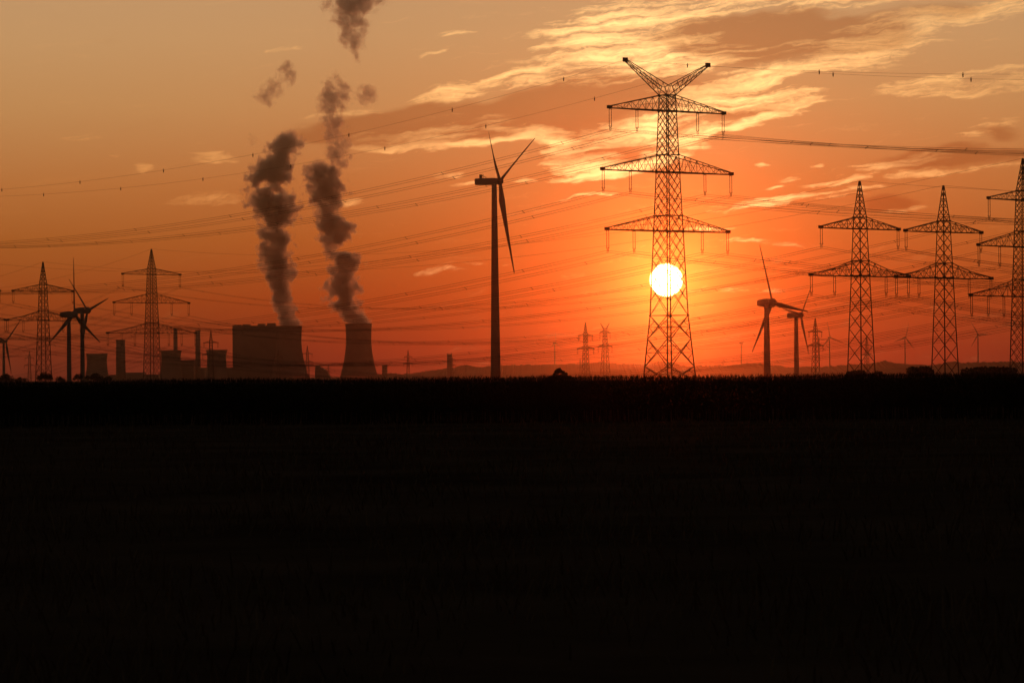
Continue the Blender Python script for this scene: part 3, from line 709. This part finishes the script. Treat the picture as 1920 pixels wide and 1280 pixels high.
# ------------------------------------------------------------------ steam: procedural volumes
def plume(edges, label, density, soft=0.35, nz=1.0, warp=1.0, name='steam_plume', dy=0, seed=0.0, depthk=1.0, holes=0.0, grow=0.93, gaps=()):
    """edges: photo (y, x left, x right) from the foot up"""
    D_ = PD + dy; s_ = D_ / F
    y0, yt = edges[0][0], edges[-1][0]
    xc0 = (edges[0][1] + edges[0][2]) / 2
    o0 = at(xc0, y0, D_); H = (y0 - yt) * s_
    pts = [((y0 - y) / (y0 - yt), ((a + b_) / 2 - xc0) * s_, (b_ - a) / 2 * s_ * (grow if y < 590 or name == 'steam_puff' else 1.0)) for (y, a, b_) in edges]
    XR = max(abs(p[1]) for p in pts) + 1.0; RR = max(p[2] for p in pts) * 1.05
    mg = 16 * s_ * warp
    b = MB(); prev = None
    ext = [(-0.02 if name == 'steam_plume' else -0.08,) + pts[0][1:]] + pts + [(1.06,) + pts[-1][1:]]
    for (t, c_, r_) in ext:
        rr = r_ * 1.12 + (mg if t > 0.04 or name != 'steam_plume' else mg * .2)
        ring = b.add([(c_ + rr * math.cos(2 * math.pi * k_ / 12) * 1.04, rr * depthk * math.sin(2 * math.pi * k_ / 12) * 1.04, t * H) for k_ in range(12)])
        if prev: b.quadring(prev, ring)
        else: b.f.append(tuple(reversed(ring)))
        prev = ring
    b.f.append(tuple(prev))
    m_ = bpy.data.materials.new('steam'); m_.use_nodes = True; t = NT(m_.node_tree)
    for n in list(t.n): t.n.remove(n)
    co = t.node('ShaderNodeTexCoord').outputs['Object']; cs = t.v('ADD', co, (seed * 137.0, seed * 71.0, seed * 31.0))
    wa = t.v('SCALE', t.v('SUBTRACT', t.noise(cs, 0.03, 2, 0.5, color=True), (.5, .5, .5)), 26.0 * warp)
    wb = t.v('SCALE', t.v('SUBTRACT', t.noise(cs, 0.1, 4, 0.62, color=True), (.5, .5, .5)), 20.0 * warp)
    _, _, zraw = t.sep(co)
    calm = t.rng(zraw, 0.0, 45.0, 0.15 if name == 'steam_plume' else 1.0, 1.0)
    q = t.v('ADD', co, t.v('SCALE', t.v('ADD', wa, wb), calm))
    x, y, z = t.sep(q)
    tt = t.m('DIVIDE', z, H)
    cen = t.m('MULTIPLY_ADD', t.curve(tt, [(p[0], 0.5 + p[1] / XR / 2) for p in pts]), 2 * XR, -XR)
    rad = t.m('MULTIPLY', t.curve(tt, [(p[0], p[2] / RR) for p in pts]), RR)
    ddx = t.m('DIVIDE', t.m('SUBTRACT', x, cen), rad); ddy = t.m('DIVIDE', t.m('DIVIDE', y, rad), depthk)
    d = t.v('LENGTH', t.comb(ddx, ddy, 0.0))
    fb = t.noise(cs, 0.05, 9, 0.68)
    def vor(vec, sc_v):
        n = t.node('ShaderNodeTexVoronoi', feature='F1'); t.put(n.inputs['Vector'], vec)
        n.inputs['Scale'].default_value = sc_v
        return n.outputs['Distance']
    vq = t.v('ADD', cs, t.v('SCALE', wb, 0.7))
    bil = t.m('ADD', t.m('MULTIPLY', t.m('SUBTRACT', 0.62, vor(vq, 0.042)), 1.1), t.m('MULTIPLY', t.m('SUBTRACT', 0.55, vor(vq, 0.10)), 0.7))
    val = t.m('ADD', t.m('SUBTRACT', 1.0, d), t.m('ADD', bil, t.m('MULTIPLY', t.m('SUBTRACT', fb, 0.5 + holes), 1.1 * nz)))
    for (gx, gy, ga, gb) in gaps:     # clear gaps torn into the steam
        gl = t.v('LENGTH', t.comb(t.m('DIVIDE', t.m('SUBTRACT', x, (gx - xc0) * s_), ga * s_), t.m('DIVIDE', t.m('SUBTRACT', z, (y0 - gy) * s_), gb * s_), 0.0))
        val = t.m('SUBTRACT', val, t.rng(gl, 1.25, 0.2, 0.0, 1.15))
    endc = t.m('MULTIPLY', t.rng(tt, 1.03, 0.95), t.rng(tt, -0.05, 0.03) if name != 'steam_plume' else 1.0)
    de = t.m('MULTIPLY', t.m('MULTIPLY', t.rng(val, 0.0, soft), density), endc)
    pv = t.node('ShaderNodeVolumePrincipled')
    pv.inputs['Color'].default_value = (0.86, 0.88, 0.94, 1); pv.inputs['Anisotropy'].default_value = 0.84
    t.l.new(de, pv.inputs['Density'])
    ou = t.node('ShaderNodeOutputMaterial'); t.l.new(pv.outputs[0], ou.inputs['Volume'])
    m_.cycles.volume_step_rate = 0.09
    o = b.build(name, m_); o.location = o0
    tag(o, label, 'steam plume' if name == 'steam_plume' else 'steam puff', 'steam plumes' if name == 'steam_plume' else 'drifting steam puffs')
    return o
plume([(609, 521, 562), (590, 520, 558), (570, 512, 550), (550, 506, 549), (530, 500, 548), (510, 494, 548), (490, 491, 551), (470, 490, 546), (450, 490, 549), (430, 490, 541), (412, 487, 552), (398, 482, 561), (380, 467, 557), (365, 470, 545),
       (350, 467, 540), (330, 467, 554), (310, 480, 552), (290, 500, 560), (272, 506, 567), (258, 512, 565), (248, 542, 562)],
      'dark steam column rising from the boiler-house cooling tower', 0.12, 0.5, 2.0, dy=-60, seed=1.0, holes=0.0, gaps=[(499, 347, 15, 11), (517, 361, 10, 8), (482, 282, 16, 12), (458, 420, 22, 12), (560, 330, 10, 22)])
plume([(606, 650, 694), (590, 637, 681), (570, 616, 672), (550, 611, 672), (530, 613, 669), (510, 622, 670), (490, 622, 677), (477, 616, 676), (466, 605, 640), (455, 602, 655), (440, 600, 664), (425, 598, 664), (410, 597, 650),
       (395, 592, 637), (372, 585, 645), (350, 578, 650), (330, 574, 645), (315, 577, 636), (304, 588, 624)],
      'dark steam column rising from the tall free-standing cooling tower', 0.12, 0.5, 2.0, seed=2.0, holes=0.0, gaps=[(652, 463, 30, 8), (603, 508, 10, 26), (672, 405, 14, 14), (648, 335, 10, 12), (629, 561, 9, 10)])
plume([(312, 618, 655), (280, 614, 656), (260, 616, 650), (240, 605, 643), (220, 603, 645), (200, 602, 648), (180, 603, 652), (160, 612, 652), (145, 622, 645), (132, 628, 636)],
      'torn brown steam puff drifting above the right-hand steam column', 0.075, 0.85, 3.6, grow=1.05, name='steam_puff', seed=3.0, holes=0.02)
plume([(118, 672, 684), (100, 655, 682), (80, 642, 685), (60, 634, 685), (40, 626, 690), (20, 622, 700), (0, 614, 718), (-40, 610, 735)],
      'reddish ragged steam puff leaving the top edge of the sky', 0.065, 0.9, 3.8, grow=0.98, name='steam_puff', seed=4.0, holes=0.02)
plume([(198, 485, 512), (182, 478, 525), (165, 488, 540), (150, 510, 555), (135, 520, 562), (120, 530, 556), (108, 537, 546)],
      'thin orange steam puff floating high above the boiler-house steam column', 0.055, 0.85, 3.8, grow=1.1, name='steam_puff', seed=5.0, holes=0.07)
plume([(197, 676, 692), (185, 668, 704), (172, 668, 706), (160, 676, 698)],
      'small wispy steam puff just right of the torn brown puff', 0.05, 0.6, 3.4, grow=1.15, name='steam_puff', seed=6.0, holes=0.07)
plume([(276, 466, 482), (264, 462, 482), (252, 464, 474)],
      'faint little steam wisp left of the boiler-house steam column top', 0.018, 0.7, 1.2, name='steam_puff', seed=7.0, holes=0.02)

# ------------------------------------------------------------------ trees and bushes
def tree(px, ytop, wpx, D_, label, name='tree', seed=1, n=1500, group='trees', lumps=9, round_=1.0, lr=1.0, cone=False):
    rr = random.Random(seed); s_ = D_ / F
    base = at(px, 707, D_); base.z = 0
    H = at(px, ytop, D_).z; W = wpx * s_ / 2
    th = thing(name, base, label, 'bush' if name == 'bush' else 'tree', group)
    zc = max(H * 0.55, H - W * 1.3)
    b = MB(); limbs = []
    b.bar((0, 0, 0), (0.03 * W, 0, zc), max(.12, H * .045), max(.07, H * .025), n=7)
    cl = []
    for i in range(lumps):
        a = 2 * math.pi * rr.random(); q = rr.random() ** 0.6
        c_ = Vector((W * .78 * q * math.cos(a), W * .6 * q * math.sin(a), zc + (H - zc) * (1 - q * q * 0.9) * (0.55 + .3 * rr.random()) * round_ - .1 * H * q))
        if cone:                        # spreading bush with one tall leader
            xx = W * (2 * (i + rr.random()) / lumps - 1); c_ = Vector((xx, W * .35 * rr.uniform(-1, 1), 1.35 + (H - 1.45) * max(0.05, 1 - abs(xx - .1 * W) / W) ** 1.25 * rr.uniform(.1, 1.0)))
        cl.append((c_, W * lr * (0.22 + .20 * rr.random())))
        b.bar((0.02 * W, 0, zc * (.5 + .4 * rr.random())), c_, H * .022, H * .008, n=5)
    b.build('trunk', BARK, th)
    b = MB(); top = 0
    for i in range(n):
        c_, r_ = rr.choice(cl)
        d = Vector((rr.gauss(0, 1), rr.gauss(0, 1), rr.gauss(0, .8))).normalized() * r_ * rr.random() ** .4
        p = c_ + d; sz = W * 0.035 * (0.7 + rr.random())
        u = Vector((rr.gauss(0, 1), rr.gauss(0, 1), rr.gauss(0, 1))).normalized(); v = u.cross(Vector((rr.gauss(0, 1), rr.gauss(0, 1), rr.gauss(0, 1)))).normalized()
        if p.z < 0.1 or p.z > H * 1.03: continue
        k_ = b.add([p - u * sz * 1.6, p + v * sz * .8, p + u * sz * 1.6, p - v * sz * .8]); b.f.append(tuple(k_))
    b.build('crown', LEAF, th)
    return th
tree(1046, 686, 58, 330, 'dark peaked bush on the field edge right of the great turbine', 'bush', 31, 4200, 'bushes', lumps=70, lr=0.34, cone=True)
tree(1612, 695, 66, 700, 'dark bush at the foot of the pylon right of the turbine pair', 'bush', 8, 1800, 'bushes', lumps=14, lr=0.7)
tree(1645, 692, 30, 700, 'small rounded bush just right of the pylon by the turbine pair', 'bush', 9, 1400, 'bushes', lumps=12, lr=0.75)
tree(1724, 688, 76, 900, 'broad dark tree left of the foot of the second pylon from the right', 'tree', 10, 2600, lumps=16, lr=0.7)
tree(1858, 690, 110, 1000, 'widest dark tree between the two rightmost pylons', 'tree', 12, 3000, lumps=18, lr=0.65)
tree(12, 701, 34, 1300, 'dark tree at the left edge below the cut turbine', 'tree', 13, 1600)
tree(84, 698, 34, 1200, 'dark tree at the foot of the leftmost two-arm pylon', 'tree', 14, 1800)
tree(112, 706, 24, 1200, 'low tree between the leftmost pylon and the overlapping turbines', 'tree', 15, 1200)
tree(146, 701, 26, 1500, 'dark tree at the foot of the overlapping turbines', 'tree', 16, 1500)
tree(176, 700, 36, 1500, 'broad tree in front of the leftmost low cooling tower', 'tree', 17, 1800)
tree(203, 706, 24, 1500, 'low tree just left of the thick short chimney', 'tree', 18, 1200)
tree(40, 707, 30, 1300, 'low tree between the left edge and the leftmost pylon', 'tree', 19, 1200)

# ------------------------------------------------------------------ fields
rr = random.Random(21)
b = MB()
def maize(x, y, h, leaves):
    b.bar((x, y, 0), (x + rr.uniform(-.03, .03), y, h), 0.025, 0.012, n=3, ends=False)
    for i in range(leaves):
        z = h * (0.25 + 0.68 * (i + rr.random() * .5) / leaves); a = rr.uniform(0, 6.28); L = rr.uniform(.30, .55) * (1.1 - .55 * z / h); w = .035
        ca, sa = math.cos(a), math.sin(a)
        p0 = Vector((x, y, z)); p1 = p0 + Vector((ca * L * .45, sa * L * .45, L * .42)); p2 = p0 + Vector((ca * L, sa * L, L * rr.uniform(-.1, .35)))
        sv = Vector((-sa, ca, 0)) * w
        k_ = b.add([p0 - sv * .6, p0 + sv * .6, p1 + sv, p1 - sv, p2]); b.f.append((k_[0], k_[1], k_[2], k_[3])); b.f.append((k_[3], k_[2], k_[4]))
    if rr.random() < .8:
        for j in range(3):
            a = rr.uniform(0, 6.28); q = rr.uniform(.02, .07)
            b.bar((x, y, h - .02), (x + q * math.cos(a), y + q * math.sin(a), h + rr.uniform(.03, .11)), .016, .008, n=3, ends=False)
ROWS = [(127 + i * 0.75, 0.17) for i in range(10)] + [(135 + i * 2.5, 0.30) for i in range(18)]
for ri, (y, st) in enumerate(ROWS):
    x = -30 - 0.1 * rr.random()
    while x < 30:
        hgt = 1.60 + 0.05 * math.sin(x * .5 + y * .1) + rr.gauss(0, .028)
        if ri > 9: hgt += .02
        maize(x + rr.uniform(-.04, .04), y + rr.uniform(-.12, .12), hgt, 8 if ri < 8 else 5); x += st * rr.uniform(.7, 1.35)
kind(b.build('maize_crop', MAIZE), 'stuff')
b = MB()
for i in range(26000):
    y = 15 + 111 * rr.random() ** 1.4; x = rr.uniform(-1, 1) * (y * 0.17 + 2)
    clump = math.sin(x * 1.3 + 2 * math.sin(y * .23)) + math.sin(y * .55 + x * .4) + rr.gauss(0, .8)
    if clump < -.6: continue
    h = rr.uniform(.05, .16) * (1 + .5 * max(0, clump)) ; a = rr.uniform(0, 6.28); w = .006 + .00012 * y; ln = rr.uniform(.2, .8) * h
    p = Vector((x, y, 0)); sv = Vector((math.cos(a), math.sin(a), 0)) * w; tp = p + Vector((math.cos(a + 1.3) * ln, math.sin(a + 1.3) * ln, h)); md = lerp(p, tp, .5) + Vector((0, 0, h * .12))
    k_ = b.add([p - sv, p + sv, md + sv * .8, md - sv * .8, tp]); b.f.append((k_[0], k_[1], k_[2], k_[3])); b.f.append((k_[3], k_[2], k_[4]))
kind(b.build('meadow_grass', GRASS), 'stuff')

# ------------------------------------------------------------------ evening haze
b = MB(); b.box((0, 5100, -1.0), (5400, 10400, 800))
hm = bpy.data.materials.new('evening_haze'); hm.use_nodes = True; t = NT(hm.node_tree)
for n in list(t.n): t.n.remove(n)
pv = t.node('ShaderNodeVolumePrincipled'); pv.inputs['Color'].default_value = (0.97, 0.95, 0.93, 1)
pv.inputs['Density'].default_value = HAZE_DENSITY; pv.inputs['Anisotropy'].default_value = HAZE_G
ou = t.node('ShaderNodeOutputMaterial'); t.l.new(pv.outputs[0], ou.inputs['Volume'])
hz = b.build('haze', hm); kind(hz, 'stuff')
